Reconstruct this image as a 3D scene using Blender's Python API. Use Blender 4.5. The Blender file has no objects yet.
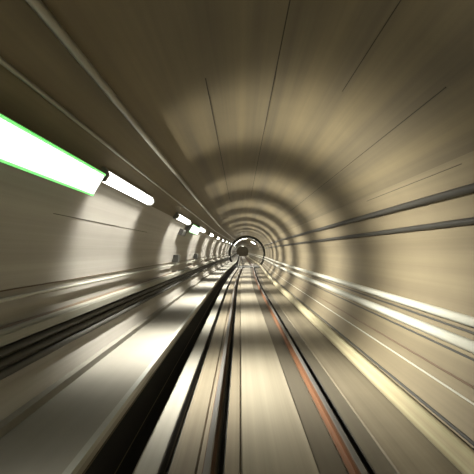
import bpy, math, random
from mathutils import Vector

# ------------------------------------------------------------------ scene, camera, world, exposure
sc = bpy.context.scene
COL = sc.collection
random.seed(4)
F = 340.0                       # focal length in pixels of a 474 px frame
cam_d = bpy.data.cameras.new('camera')
cam = bpy.data.objects.new('camera', cam_d)
COL.objects.link(cam)
cam_d.sensor_width = 36.0
cam_d.lens = 36.0 * F / 474.0
cam_d.shift_x = -3.0 / 474.0
cam_d.shift_y = 14.0 / 474.0
cam_d.clip_start = 0.05
cam_d.clip_end = 400
cam.location = (0, 0, 0)
cam.rotation_euler = (math.radians(90), 0, 0)
sc.camera = cam
w = bpy.data.worlds.new('World')
sc.world = w
w.use_nodes = True
w.node_tree.nodes['Background'].inputs[0].default_value = (0.02, 0.022, 0.02, 1)
w.node_tree.nodes['Background'].inputs[1].default_value = 0.0
sc.view_settings.view_transform = 'Standard'
sc.view_settings.look = 'None'
sc.view_settings.gamma = 1.0
sc.view_settings.use_curve_mapping = False
sc.view_settings.exposure = 0.0

LAMP_POWER = 1330.0              # watts of one tube lamp
LAMP_COLOR = (1.0, 0.95, 0.84)
AXIAL = 13.0                    # how tightly the louvres keep the light square to the tunnel
AIM_POW = 1.4                   # how strongly the reflector throws downwards
LAMP_YS = [0.4, 5.8, 11.1, 16.3, 21.5, 26.7, 31.9, 37.1, 42.3, 47.5, 55.5, 64.0, 73.0, 84.0, 98.0, 114.0, 130.0, 143.0]
DOWN_POWER, DOWN_AIM = 320.0, (0.20, -0.98)   # the spill onto the wall and walkway below
LAMP_AIM = (0.86, -0.51)       # direction the reflector faces

# ------------------------------------------------------------------ bore geometry
CX, CZ, R = 0.35, -0.45, 2.7
Y0, Y1 = -7.0, 150.0
FLOOR, WALK = -2.25, -1.60

def bend(y):
    t = min(1.0, max(0.0, (y - 18.0) / 40.0))
    return 0.75 * t * t * (3 - 2 * t)

def ysteps(a, b, step=1.0):
    n = max(1, int(round((b - a) / step)))
    return [a + (b - a) * i / n for i in range(n + 1)]

def on_ring(slope_x, slope_z, inset):
    """point at distance inset inside the lining, seen from the bore axis line x=z=0 in the given direction"""
    a = slope_x ** 2 + slope_z ** 2
    b = -2 * (slope_x * CX + slope_z * CZ)
    c = CX ** 2 + CZ ** 2 - (R - inset) ** 2
    t = (-b + math.sqrt(b * b - 4 * a * c)) / (2 * a)
    return slope_x * t, slope_z * t

def ring_x(z, side, inset=0.0):
    return CX + side * math.sqrt((R - inset) ** 2 - (z - CZ) ** 2)

# ------------------------------------------------------------------ materials
def mat(name, col, rough=0.7, metal=0.0, streak=0.0, streak_col=None, scale=6.0, blotch=0.0, bump=0.0, spec=0.4, stretch=0.05):
    m = bpy.data.materials.new(name)
    m.use_nodes = True
    nt = m.node_tree
    b = nt.nodes['Principled BSDF']
    b.inputs['Roughness'].default_value = rough
    b.inputs['Metallic'].default_value = metal
    b.inputs['Specular IOR Level'].default_value = spec
    uv = nt.nodes.new('ShaderNodeUVMap')
    mp = nt.nodes.new('ShaderNodeMapping')
    mp.inputs['Scale'].default_value = (scale, stretch, 1)
    nt.links.new(uv.outputs[0], mp.inputs[0])
    n = nt.nodes.new('ShaderNodeTexNoise')
    n.inputs['Scale'].default_value = 1.0
    n.inputs['Detail'].default_value = 4.0
    n.inputs['Roughness'].default_value = 0.62
    nt.links.new(mp.outputs[0], n.inputs['Vector'])
    cr = nt.nodes.new('ShaderNodeValToRGB')
    cr.color_ramp.elements[0].position = 0.34
    cr.color_ramp.elements[1].position = 0.66
    sc_ = streak_col or tuple(c * 0.6 for c in col)
    cr.color_ramp.elements[0].color = tuple(col[i] * (1 - streak) + sc_[i] * streak for i in range(3)) + (1,)
    cr.color_ramp.elements[1].color = tuple(col) + (1,)
    nt.links.new(n.outputs[0], cr.inputs[0])
    out = cr.outputs[0]
    if blotch > 0:
        n2 = nt.nodes.new('ShaderNodeTexNoise')
        n2.inputs['Scale'].default_value = 1.7
        n2.inputs['Detail'].default_value = 5.0
        nt.links.new(uv.outputs[0], n2.inputs['Vector'])
        mr = nt.nodes.new('ShaderNodeMapRange')
        mr.inputs[1].default_value = 0.3
        mr.inputs[2].default_value = 0.7
        mr.inputs[3].default_value = 1.0 - blotch
        mr.inputs[4].default_value = 1.0
        nt.links.new(n2.outputs[0], mr.inputs[0])
        mx = nt.nodes.new('ShaderNodeMix')
        mx.data_type = 'RGBA'
        mx.blend_type = 'MULTIPLY'
        mx.inputs[0].default_value = 1.0
        nt.links.new(out, mx.inputs[6])
        nt.links.new(mr.outputs[0], mx.inputs[7])
        out = mx.outputs[2]
    nt.links.new(out, b.inputs['Base Color'])
    if bump > 0:
        bp = nt.nodes.new('ShaderNodeBump')
        bp.inputs['Strength'].default_value = bump
        bp.inputs['Distance'].default_value = 0.02
        nt.links.new(n.outputs[0], bp.inputs['Height'])
        nt.links.new(bp.outputs[0], b.inputs['Normal'])
    return m

def glow(name, col, strength):
    m = bpy.data.materials.new(name)
    m.use_nodes = True
    b = m.node_tree.nodes['Principled BSDF']
    b.inputs['Base Color'].default_value = (0.8, 0.8, 0.8, 1)
    b.inputs['Emission Color'].default_value = col + (1,)
    b.inputs['Emission Strength'].default_value = strength
    return m

M = {
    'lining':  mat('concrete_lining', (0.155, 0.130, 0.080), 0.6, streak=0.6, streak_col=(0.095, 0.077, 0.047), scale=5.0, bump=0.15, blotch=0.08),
    'lining_left': mat('concrete_lining_pale', (0.33, 0.32, 0.295), 0.6, streak=0.5, streak_col=(0.19, 0.18, 0.16), scale=6.0, bump=0.1, blotch=0.06),  # paler, more neutral lining for the left wall
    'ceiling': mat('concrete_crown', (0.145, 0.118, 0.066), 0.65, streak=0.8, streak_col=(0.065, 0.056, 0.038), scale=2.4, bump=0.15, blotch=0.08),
    'joint':   mat('joint_seal', (0.03, 0.025, 0.018), 0.9),
    'walk':    mat('walkway_concrete', (0.20, 0.193, 0.167), 0.6, streak=0.35, streak_col=(0.15, 0.142, 0.117), scale=4.0, blotch=0.10),
    'nosing':  mat('edge_nosing', (0.26, 0.27, 0.24), 0.5),
    'slab':    mat('track_slab', (0.165, 0.145, 0.102), 0.55, streak=0.6, streak_col=(0.085, 0.07, 0.047), scale=9.0, blotch=0.12),
    'groove_shade': mat('shade_liner', (0.05, 0.05, 0.045), 0.8),  # shade of the floor grooves as a dark colour
    'gap_shade': mat('shade_dark_concrete', (0.014, 0.015, 0.016), 0.8, streak=0.4, scale=5.0),  # colour carries the shade beneath the walkway
    'pale': mat('pale_concrete', (0.27, 0.262, 0.225), 0.45, streak=0.3, scale=8.0),
    'slab_pale': mat('pale_slab', (0.205, 0.188, 0.142), 0.5, streak=0.6, streak_col=(0.13, 0.113, 0.082), scale=7.0),
    'plinth':  mat('rail_plinth', (0.08, 0.072, 0.052), 0.6, streak=0.7, streak_col=(0.07, 0.06, 0.045), scale=14.0),
    'rust':    mat('rusty_rail', (0.13, 0.048, 0.014), 0.7, streak=0.8, streak_col=(0.06, 0.035, 0.02), scale=30.0),
    'head':    mat('polished_rail_head', (0.16, 0.16, 0.155), 0.4, metal=0.5),
    'darkpipe': mat('dark_cable_sheath', (0.025, 0.024, 0.02), 0.5, streak=0.4, scale=20.0),
    'whitepipe': mat('grey_white_pipe', (0.38, 0.385, 0.335), 0.4, streak=0.3, scale=20.0),
    'yellowpipe': mat('pale_yellow_pipe', (0.38, 0.36, 0.235), 0.35, streak=0.7, streak_col=(0.20, 0.155, 0.09), scale=14.0),
    'steel':   mat('galvanised_steel', (0.24, 0.235, 0.20), 0.4, metal=0.3, streak=0.3, scale=20.0),
    'shade_strip': mat('shade_black', (0.045, 0.045, 0.04), 0.7),  # black for strips that stand in for shade
    'tray': mat('tray_metal', (0.22, 0.22, 0.19), 0.6, streak=0.5, scale=20.0),
    'brown':   mat('brown_cable', (0.10, 0.07, 0.045), 0.6),
    'housing': mat('lamp_housing', (0.18, 0.18, 0.16), 0.5),
    'box':     mat('dark_box', (0.05, 0.05, 0.045), 0.6),
    'ring':    mat('dark_steel_ring', (0.04, 0.042, 0.035), 0.6),
    'glow':    glow('lit_diffuser', (1.0, 0.97, 0.88), 6.0),
    'glow_box': glow('lit_sign_panel', (0.92, 1.0, 0.92), 2.2),
    'glow_green': glow('green_edge_light', (0.03, 0.75, 0.10), 1.1),
}

# ------------------------------------------------------------------ mesh helpers
def make(name, verts, faces, m, parent=None, uvs=None, smooth=False, kind=None, loc=None):
    me = bpy.data.meshes.new(name)
    if loc is not None:
        verts = [(v[0] - loc[0], v[1] - loc[1], v[2] - loc[2]) for v in verts]
    me.from_pydata(verts, [], faces)
    if uvs:
        ul = me.uv_layers.new(name='UVMap')
        for l in me.loops:
            ul.data[l.index].uv = uvs[l.vertex_index]
    me.materials.append(m)
    if smooth:
        for p in me.polygons:
            p.use_smooth = True
    me.update()
    o = bpy.data.objects.new(name, me)
    COL.objects.link(o)
    if parent:
        o.parent = parent
    if loc is not None:
        o.location = loc
    if kind:
        o['kind'] = kind
    return o

def sweep(name, prof, ys, m, parent=None, closed=True, smooth=False, kind=None, loc=None):
    verts, faces, uvs = [], [], []
    n = len(prof)
    cum = [0.0]
    for i in range(1, n):
        cum.append(cum[-1] + math.hypot(prof[i][0] - prof[i-1][0], prof[i][1] - prof[i-1][1]))
    for y in ys:
        b = bend(y)
        for (x, z), u in zip(prof, cum):
            verts.append((x + b, y, z))
            uvs.append((u + prof[0][0] * 3.1 + prof[0][1] * 1.7, y))
    m_ = n if closed else n - 1
    for k in range(len(ys) - 1):
        for i in range(m_):
            j = (i + 1) % n
            faces.append((k*n + i, k*n + j, (k+1)*n + j, (k+1)*n + i))
    if closed:
        faces.append(tuple(range(n))[::-1])
        faces.append(tuple((len(ys)-1)*n + i for i in range(n)))
    # outward orientation
    area = sum(prof[i][0]*prof[(i+1) % n][1] - prof[(i+1) % n][0]*prof[i][1] for i in range(n))
    if area > 0:
        faces = [f[::-1] for f in faces]
    return make(name, verts, faces, m, parent, uvs, smooth, kind, loc)

def circle(x, z, r, n=16):
    return [(x + r*math.cos(2*math.pi*i/n), z + r*math.sin(2*math.pi*i/n)) for i in range(n)]

def arc(r, a0, a1, n):
    return [(CX + r*math.cos(math.radians(a0 + (a1-a0)*i/n)), CZ + r*math.sin(math.radians(a0 + (a1-a0)*i/n))) for i in range(n+1)]

def box_prof(x0, x1, z0, z1, c=0.0):
    if c <= 0:
        return [(x0, z0), (x1, z0), (x1, z1), (x0, z1)]
    return [(x0+c, z0), (x1-c, z0), (x1, z0+c), (x1, z1-c), (x1-c, z1), (x0+c, z1), (x0, z1-c), (x0, z0+c)]

def rot_prof(p, x, z, ang):
    c, s = math.cos(ang), math.sin(ang)
    return [(x + a*c - b*s, z + a*s + b*c) for a, b in p]

def tag(o, label, cat, group=None):
    o['label'] = label
    o['category'] = cat
    if group:
        o['group'] = group
    return o

def empty(name, loc):
    o = bpy.data.objects.new(name, None)
    o.empty_display_size = 0.2
    COL.objects.link(o)
    o.location = loc
    return o

YS = ysteps(Y0, 65.0, 1.0) + ysteps(65.0, Y1, 5.0)[1:]
FA = math.degrees(math.asin((FLOOR - CZ) / R))       # angle where the floor meets the lining (right)

# ------------------------------------------------------------------ the setting: lining, floor, walkway
def shell(name, a0, a1, m):
    n = int(abs(a1 - a0) / 1.5)
    return sweep(name, arc(R, a0, a1, n) + arc(R + 0.30, a1, a0, n), YS, m, kind='structure')
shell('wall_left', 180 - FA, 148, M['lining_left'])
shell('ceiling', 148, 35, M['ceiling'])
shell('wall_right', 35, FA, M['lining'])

fl_l, fl_r = ring_x(FLOOR, -1), ring_x(FLOOR, 1)
floor_top = [(-1.085, FLOOR-0.30), (-1.085, FLOOR), (-0.835, FLOOR), (-0.825, FLOOR-0.22), (-0.735, FLOOR-0.22), (-0.725, FLOOR), (-0.66, FLOOR+0.01),
             (-0.46, FLOOR+0.01), (-0.44, FLOOR-0.02), (-0.24, FLOOR-0.02), (-0.235, FLOOR-0.20), (-0.17, FLOOR-0.20), (-0.16, FLOOR-0.01),
             (-0.005, FLOOR-0.01), (0.0, FLOOR-0.05), (0.02, FLOOR-0.05), (0.025, FLOOR+0.02), (0.79, FLOOR+0.02), (0.815, FLOOR-0.04),
             (1.30, FLOOR-0.04), (1.305, FLOOR-0.16), (1.37, FLOOR-0.16), (1.38, FLOOR-0.02), (1.60, FLOOR-0.02), (1.62, FLOOR), (fl_r, FLOOR)]
under = [(CX + (R-0.002)*math.cos(math.radians(a)), CZ + (R-0.002)*math.sin(math.radians(a))) for a in range(-45, -118, -3)]
sweep('floor', floor_top + under, YS, M['slab'], kind='structure')
# bare wall foot under the floor slab, so that the bore is a closed tube
sweep('trim_1', arc(R, FA, -180 - FA, 40) + arc(R + 0.30, -180 - FA, FA, 40), YS, M['lining'], kind='structure')

WX = -1.22
wl = ring_x(WALK, -1)
walk = [(wl, WALK)] + [(WX-0.02, WALK), (WX, WALK-0.02), (WX, WALK-0.12), (WX-0.05, WALK-0.14), (ring_x(WALK-0.14, -1), WALK-0.14)]
wk = sweep('walkway', walk, YS, M['walk'], kind='structure')
sweep('nosing', [(WX-0.055, WALK), (WX-0.055, WALK+0.006), (WX+0.008, WALK+0.006), (WX+0.008, WALK-0.05), (WX, WALK-0.05), (WX, WALK)], YS, M['nosing'], wk)
# dark liners in the floor grooves, groove shade put into their colour
def shade_liner(n, x0, x1, d, m='groove_shade'):
    t = FLOOR - 0.001
    sweep('trim_%d' % n, [(x0, t), (x0, t-d), (x1, t-d), (x1, t), (x1-.006, t), (x1-.006, t-d+.006), (x0+.006, t-d+.006), (x0+.006, t)], YS, M[m], kind='structure')
shade_liner(20, -0.834, -0.726, 0.215)
shade_liner(21, -0.236, -0.166, 0.195)
shade_liner(22, 1.306, 1.369, 0.15)
sweep('trim_23', box_prof(-1.084, -0.84, FLOOR, FLOOR+0.012), YS, M['pale'], kind='structure')
sweep('trim_24', box_prof(0.03, 0.79, FLOOR+0.021, FLOOR+0.036), YS, M['slab_pale'], kind='structure')
sweep('trim_25', [(0.791, FLOOR-0.03), (1.10, FLOOR-0.038), (1.10, FLOOR-0.020), (0.791, FLOOR+0.012)], YS, M['plinth'], kind='structure')
sweep('trim_26', box_prof(1.385, 1.60, FLOOR-0.02, FLOOR-0.012), YS, M['plinth'], kind='structure')
# trench under the overhanging walkway, shaped and coloured dark for the gap's shade
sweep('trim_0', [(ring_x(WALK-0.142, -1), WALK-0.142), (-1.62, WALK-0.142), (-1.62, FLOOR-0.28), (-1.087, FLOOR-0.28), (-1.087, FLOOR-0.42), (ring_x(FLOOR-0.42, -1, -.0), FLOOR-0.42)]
      + [(ring_x(z, -1), z) for z in (-2.5, -2.3, -2.1, -1.9)], YS, M['gap_shade'], kind='structure')
kz = WALK + 0.085
sweep('trim_2', [(wl+0.05, WALK), (wl+0.05, kz), (ring_x(kz, -1), kz), (wl, WALK)], YS, M['walk'], kind='structure')

sweep('wall_end', circle(CX, CZ, R + 0.29, 48), [Y1, Y1 + 0.3], M['lining'], kind='structure')
# longitudinal joints of the lining: (direction, y range)
k = 3
for dx, dz, w_, ya, yb in ((50, 251, .011, 1, 14), (-18, 90, .012, 4.2, 14), (203, 161.5, .009, 3.4, 14), (211, 83, .006, 4, 7),
                           (116, 181, .008, 1.5, 4.4), (-159, 32, .007, 4.0, 8)):
    x, z = on_ring(dx, dz, 0.0)
    a = math.atan2(z - CZ, x - CX)
    sweep('trim_%d' % k, rot_prof([(-.006, -w_/2), (.01, -w_/2), (.01, w_/2), (-.006, w_/2)], x, z, a), ysteps(ya, yb, 1.0), M['joint'], kind='structure')
    k += 1

# ------------------------------------------------------------------ rails
def rail_prof(cx):
    zt, zb = -2.10, FLOOR - 0.02
    half = [(0.036, zt-0.008), (0.036, zt-0.040), (0.012, zt-0.052), (0.010, zb+0.035), (0.030, zb+0.022), (0.062, zb+0.012), (0.062, zb)]
    return [(cx + a, b) for a, b in [(0.026, zt)] + half] + [(cx - a, b) for a, b in half[::-1] + [(0.026, zt)]]
def rail(cx, label):
    e = empty('rail', (cx, 0, FLOOR))
    p = rail_prof(cx)
    body = sweep('rail_body', p, YS, M['rust'], e, loc=None)
    body.location = (-cx, 0, -FLOOR)
    hd = [(cx-0.028, -2.099), (cx+0.028, -2.099), (cx+0.0375, -2.108), (cx+0.0375, -2.118), (cx+0.030, -2.094), (cx-0.030, -2.094)]
    hd = [(cx-0.030, -2.1005), (cx-0.026, -2.096), (cx+0.028, -2.096), (cx+0.039, -2.106), (cx+0.039, -2.125), (cx+0.034, -2.125), (cx+0.034, -2.1005)]
    h = sweep('running_band', hd, YS, M['head'], e)
    h.location = (-cx, 0, -FLOOR)
    h['label'] = 'polished bright running surface'
    return tag(e, label, 'rail')
rail(-0.325, 'steel running rail nearer the raised walkway, with bright head and dark groove beside it')
rail(1.175, 'orange-rusty steel running rail on the right, farther from the walkway')

# ------------------------------------------------------------------ pipes and cables along the lining
def pipe(name, sx, sz, r, m, label, cat, inset=None, n=18, group=None, y0=Y0, y1=Y1, clamps=None, clampm='steel'):
    x, z = on_ring(sx, sz, (r + 0.004) if inset is None else inset)
    ys = [y for y in YS if y0 <= y <= y1]
    if not clamps:
        o = sweep(name, circle(x, z, r, n), ys, M[m], smooth=True, loc=(x, 0, z))
        return tag(o, label, cat, group)
    e = empty(name, (x, 0, z))
    o = sweep('tube', circle(x, z, r, n), ys, M[m], e, smooth=True)
    o.location = (-x, 0, -z)
    a = math.atan2(z - CZ, x - CX)
    y = clamps[0]
    rr = math.hypot(x - CX, z - CZ)
    while y < clamps[1]:
        q = circle(0, 0, r + 0.008, 12)
        pr = [(px, pz) for px, pz in q if px < r*0.5]
        pr = rot_prof([(R - rr, -r-0.008)] + [(c, d) for c, d in sorted([(px, pz) for px, pz in q if px < r*0.6], key=lambda t: math.atan2(t[1], -t[0]))] + [(R - rr, r+0.008)], x, z, a)
        c = sweep('clamp', pr, [y, y + 0.05], M[clampm], e)
        c.location = (-x, 0, -z)
        y += clamps[2]
    return tag(e, label, cat, group)

pipe('pipe', -0.825, 1.0, 0.040, 'steel', 'grey steel pipe along the upper left of the vault, higher of two above the lamps', 'pipe', inset=0.06)
pipe('conduit', -1.0, 0.797, 0.021, 'steel', 'thin grey conduit on the vault just above the row of lamps', 'pipe', inset=0.04)
pipe('handrail', -1.0, -0.208, 0.020, 'whitepipe', 'slim pale handrail along the left wall above the cable tray', 'handrail', inset=0.06)
pipe('cable', -1.0, -0.168, 0.007, 'brown', 'very thin dark cable on the left wall just above the handrail', 'cable')
pipe('cable', 1.0, 0.272, 0.052, 'darkpipe', 'upper of the two thick dark cables on the right wall', 'cable')
pipe('cable', 1.0, 0.130, 0.044, 'darkpipe', 'lower of the two thick dark cables on the right wall', 'cable')
pipe('pipe', 1.0, -0.305, 0.064, 'whitepipe', 'upper of the two pale grey pipes on the right wall', 'pipe', inset=0.13)
pipe('pipe', 1.0, -0.412, 0.074, 'whitepipe', 'lower of the two pale grey pipes on the right wall', 'pipe', inset=0.13)
pipe('cable', 1.0, -0.585, 0.016, 'brown', 'thin brown cable low on the right wall', 'cable')
pipe('conduit', 1.0, -0.655, 0.013, 'whitepipe', 'thin pale conduit low on the right wall above the thick yellowish pipe', 'pipe')
pipe('pipe', 1.0, -0.925, 0.125, 'yellowpipe', 'thick yellowish pipe lying at the foot of the right wall', 'pipe', inset=0.15, n=28)

for sz_, r_, lab in ((-.352, .016, 'thin black strip added as shade under the upper pale grey pipe on the right wall'),
                     (-.466, .016, 'thin black strip added as shade under the lower pale grey pipe on the right wall'),
                     (-.825, .020, 'added black strip between the right wall and the thick yellowish pipe')):
    pipe('cable', 1.0, sz_, r_, 'shade_strip', lab, 'cable')  # not cables: dark strips put in for shade beside the pipes
for k_, (sz_, lab) in enumerate(((-.423, 'topmost'), (-.470, 'middle'), (-.519, 'lowest'))):
    pipe('cable', -1.0, sz_, 0.042, 'shade_strip', lab + ' of the three black strips added as tray shade on the left wall', 'cable', group='black shade strips under the tray')  # added strips that darken the wall as the tray's shadow

# cable tray on the left wall under the handrail
def tray():
    zt = -0.735
    x1 = -2.14
    e = empty('cable_tray', (x1, 0, zt))
    xw = ring_x(zt - 0.06, -1) - 0.0
    def part(name, prof, m):
        o = sweep(name, prof, YS, M[m], e)
        o.location = (-x1, 0, -zt)
    part('tray_body', [(xw, zt-0.10), (x1, zt-0.12), (x1, zt-0.03), (x1-0.012, zt-0.03), (x1-0.012, zt-0.10), (xw, zt-0.075)], 'tray')
    part('cable', circle(x1-0.06, zt-0.035, 0.045, 12), 'tray')
    part('cable', circle(x1-0.155, zt-0.03, 0.038, 12), 'brown')
    return tag(e, 'pale metal cable tray carrying cables along the left wall above the walkway', 'cable tray')
tray()

# ------------------------------------------------------------------ lamps
def lamp_light(parent, x, y, z, power, col, aim, axial):
    ld = bpy.data.lights.new('lamp_light', 'AREA')
    ld.shape = 'RECTANGLE'
    ld.size, ld.size_y = 2.3, 0.08
    ld.energy = power
    ld.color = col
    ld.use_nodes = True
    nt = ld.node_tree
    em = nt.nodes['Emission']
    g = nt.nodes.new('ShaderNodeNewGeometry')
    def vm(op, a, b=None):
        n = nt.nodes.new('ShaderNodeVectorMath'); n.operation = op
        nt.links.new(a, n.inputs[0])
        if b is not None: n.inputs[1].default_value = b
        return n.outputs['Value'] if op == 'DOT_PRODUCT' else n.outputs[0]
    def ma(op, a, b=None, c=None):
        n = nt.nodes.new('ShaderNodeMath'); n.operation = op
        for i, v in enumerate((a, b, c)):
            if v is None: continue
            if isinstance(v, (int, float)): n.inputs[i].default_value = v
            else: nt.links.new(v, n.inputs[i])
        return n.outputs[0]
    inc = g.outputs['Incoming']
    ay = vm('DOT_PRODUCT', inc, (0, 1, 0))
    ax = ma('POWER', ma('SUBTRACT', 1.0, ma('MULTIPLY', ay, ay)), axial)
    dn = vm('DOT_PRODUCT', inc, (aim[0], 0, aim[1]))
    dn = ma('POWER', ma('MULTIPLY_ADD', dn, 0.5, 0.5), AIM_POW)
    nt.links.new(ma('MULTIPLY', ax, dn), em.inputs['Strength'])
    o = bpy.data.objects.new('lamp_light', ld)
    COL.objects.link(o)
    o.parent = parent
    o.location = (x, y, z)
    # local -Z faces the aim direction, local X lies along the bore
    zl = -Vector((aim[0], 0, aim[1])).normalized()
    xl = Vector((0, 1, 0)); yl = zl.cross(xl)
    from mathutils import Matrix
    o.rotation_euler = Matrix((xl, yl, zl)).transposed().to_euler()
    return o

def ybox(name, prof, y0, y1, m, parent):
    verts, faces = [], []
    n = len(prof)
    for y in (y0, y1):
        for x, z in prof: verts.append((x, y, z))
    for i in range(n):
        faces.append((i, (i+1) % n, n + (i+1) % n, n + i))
    faces.append(tuple(range(n))[::-1]); faces.append(tuple(n + i for i in range(n)))
    area = sum(prof[i][0]*prof[(i+1) % n][1] - prof[(i+1) % n][0]*prof[i][1] for i in range(n))
    if area > 0: faces = [f[::-1] for f in faces]
    return make(name, verts, faces, m, parent, uvs=[(v[0]*2 + v[2]*2, v[1]) for v in verts])

TX, TZ = -1.86, 1.03           # lamp centre
TA = math.atan2(TZ - CZ, TX - CX)
def tube_lamp(length=2.45):
    e = empty('tube_lamp', (0, 0, 0))
    a = TA - math.pi           # local +x points into the bore
    h = length / 2
    ybox('housing', rot_prof([(-.06, -.085), (.0, -.105), (.012, -.09), (.012, .09), (.0, .105), (-.06, .085)], 0, 0, a), -h, h, M['housing'], e)
    dif = [(.0125, -.085)] + [(.0125 + .07*math.sin(math.pi*i/8), -.085 + .17*i/8) for i in range(1, 8)] + [(.0125, .085)]
    ybox('diffuser', rot_prof(dif, 0, 0, a), -h+0.03, h-0.03, M['glow'], e)
    capp = [(-.062, -.09), (.0, -.11), (.088, -.055), (.088, .055), (.0, .11), (-.062, .09)]
    ybox('end_cap', rot_prof(capp, 0, 0, a), -h-0.02, -h+0.03, M['housing'], e)
    ybox('end_cap', rot_prof(capp, 0, 0, a), h-0.03, h+0.02, M['housing'], e)
    for s in (-1, 1):
        ybox('bracket', rot_prof(box_prof(-.135, -.06, -.04, .04), 0, 0, a), s*h*0.6-0.02, s*h*0.6+0.02, M['housing'], e)
    c, s = math.cos(a), math.sin(a)
    lamp_light(e, c*0.115, 0, s*0.115, LAMP_POWER, LAMP_COLOR, LAMP_AIM, AXIAL)
    lamp_light(e, c*0.10, 0, s*0.10 - 0.08, DOWN_POWER, LAMP_COLOR, DOWN_AIM, 10.0)
    return e

def copy_tree(o, parent=None):
    c = o.copy(); COL.objects.link(c); c.parent = parent
    for ch in o.children:
        copy_tree(ch, c)
    return c

ORD = ['nearest', 'second', 'third', 'fourth', 'fifth', 'sixth', 'seventh', 'eighth', 'ninth']
proto = tube_lamp()
first = True
for i, y in enumerate(LAMP_YS):
    o = proto if first else copy_tree(proto)
    first = False
    o.location = (TX + bend(y), y, TZ)
    o.name = 'tube_lamp'
    if i == 0:
        tag(o, 'white tube lamp on the left wall beside the viewpoint, behind the large green-edged lightbox', 'lamp', 'tube lamps on the left wall')
    elif i < 10:
        tag(o, '%s white tube lamp of the row high on the left wall' % ORD[i - 1], 'lamp', 'tube lamps on the left wall')
    else:
        tag(o, '%s white tube lamp on the left wall beyond the dark ring' % ORD[i - 10], 'lamp', 'tube lamps beyond the dark ring')
def lightbox(y, h, length, label):
    x, z = -1.83, 0.86
    a = math.atan2(z - CZ, x - CX) - math.pi
    e = empty('lightbox', (x + bend(y), y, z))
    hl = length / 2
    ybox('housing', rot_prof(box_prof(-.06, .02, -h/2, h/2, .01), 0, 0, a), -hl, hl, M['housing'], e)
    ybox('panel', rot_prof(box_prof(.021, .045, -h/2+.035, h/2-.035, .006), 0, 0, a), -hl+.03, hl-.03, M['glow_box'], e)
    for s, zz in ((1, h/2-.02), (-1, -h/2+.02)):
        g = ybox('edge_strip', rot_prof(box_prof(.021, .040, zz-.014, zz+.014, .004), 0, 0, a), -hl, hl, M['glow_green'], e)
        g['label'] = 'green glowing edge strip'
    for s in (-1, 1):
        ybox('bracket', rot_prof(box_prof(-.26, -.06, -.03, .03), 0, 0, a), s*hl*.6-.03, s*hl*.6+.03, M['housing'], e)
    return tag(e, label, 'sign light')
lightbox(3.2, 0.34, 2.3, 'large white lightbox with green edges at the left edge, before the nearest tube lamp')
lightbox(13.75, 0.34, 2.3, 'green-edged white lightbox, the farther one, between the second and third tube lamps')

# ------------------------------------------------------------------ boxes on the left wall
def junction_box(x, y, z, sy, sz, d, label, group=None):
    a = math.atan2(z - CZ, x - CX) - math.pi
    e = empty('junction_box', (x + bend(y), y, z))
    ybox('body', rot_prof(box_prof(-d/2, d/2, -sz/2, sz/2, .015), 0, 0, a), -sy/2, sy/2, M['box'], e)
    ybox('cover', rot_prof(box_prof(d/2, d/2+.012, -sz/2+.02, sz/2-.02, .004), 0, 0, a), -sy/2+.02, sy/2-.02, M['box'], e)
    return tag(e, label, 'junction box', group)
junction_box(-2.22, 11.9, -0.27, .45, .26, .16, 'dark box on the left wall above the handrail, the nearer one')
junction_box(-2.22, 17.2, -0.27, .45, .26, .16, 'dark box on the left wall above the handrail, the farther one')
junction_box(-2.05, 12.1, 0.66, .8, .22, .14, 'dark box high on the left wall beside the farther green-edged lightbox')

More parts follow.
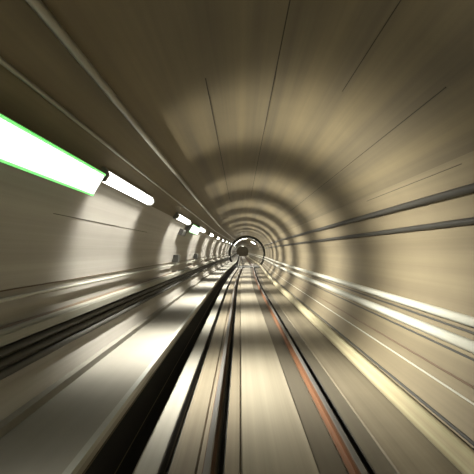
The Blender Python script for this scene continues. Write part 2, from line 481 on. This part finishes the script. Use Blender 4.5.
# ------------------------------------------------------------------ dark ring and the lit stretch beyond it
PY = 50.0
def ring_frame():
    e = empty('ring_frame', (CX + bend(PY), PY, CZ))
    prof_o, prof_i = R - 0.004, R - 0.30
    verts, faces = [], []
    a0, a1 = -41.5, 221.5
    n = 72
    for i in range(n + 1):
        a = math.radians(a0 + (a1 - a0) * i / n)
        for r_, y in ((prof_o, -.25), (prof_i, -.25), (prof_i, .25), (prof_o, .25)):
            verts.append((r_*math.cos(a), y, r_*math.sin(a)))
    for i in range(n):
        for j in range(4):
            k2 = (j + 1) % 4
            faces.append((i*4 + j, i*4 + k2, (i+1)*4 + k2, (i+1)*4 + j))
    faces.append((0, 1, 2, 3)); faces.append((n*4+3, n*4+2, n*4+1, n*4))
    make('arch', verts, faces, M['ring'], e, uvs=[(v[0], v[2]) for v in verts])
    ybox('sill', [(-1.5, FLOOR-CZ+.002), (1.93, FLOOR-CZ+.002), (1.93, FLOOR-CZ+.06), (-1.5, FLOOR-CZ+.06)], -4, .3, M['ring'], e)
    return tag(e, 'dark steel ring frame circling the bore at the far end of the tunnel', 'frame')
ring_frame()

def end_lamp(ang, y, r_, w_, length, label, power=0, group=None):
    a = math.radians(ang)
    x, z = CX + r_*math.cos(a) + bend(y), CZ + r_*math.sin(a)
    e = empty('end_lamp', (x, y, z))
    ybox('housing', rot_prof(box_prof(-.05, .05, -w_/2, w_/2, .01), 0, 0, a), -length/2, length/2, M['housing'], e)
    ybox('diffuser', rot_prof(box_prof(-.09, -.051, -w_/2+.03, w_/2-.03, .01), 0, 0, a), -length/2+.05, length/2-.05, M['glow'], e)
    if power:
        ld = bpy.data.lights.new('lamp_light', 'POINT'); ld.energy = power; ld.color = LAMP_COLOR; ld.shadow_soft_size = .1
        o = bpy.data.objects.new('lamp_light', ld); COL.objects.link(o); o.parent = e
        o.location = (-.3*math.cos(a), 0, -.3*math.sin(a))
    return tag(e, label, 'lamp', group)
for j, (ang, wd) in enumerate(((140, 'leftmost'), (128.5, 'second from left'), (117, 'middle'), (105.5, 'second from right'), (94, 'rightmost'))):
    end_lamp(ang, 53.0, 2.45, .46, 1.2, wd + ' of the bright lamps arched overhead beyond the dark ring', 100 if j % 2 else 0, 'arched row of lamps beyond the dark ring')
end_lamp(56, 62.0, 2.40, 1.0, 2.0, 'large bright lamp under the vault beyond the ring, right of the arched lamps', 300)
end_lamp(90, 141.0, 2.50, 0.8, 2.0, 'added lamp overhead that lights the end wall of the bore', 500)  # extra lamp put in to brighten the closing wall
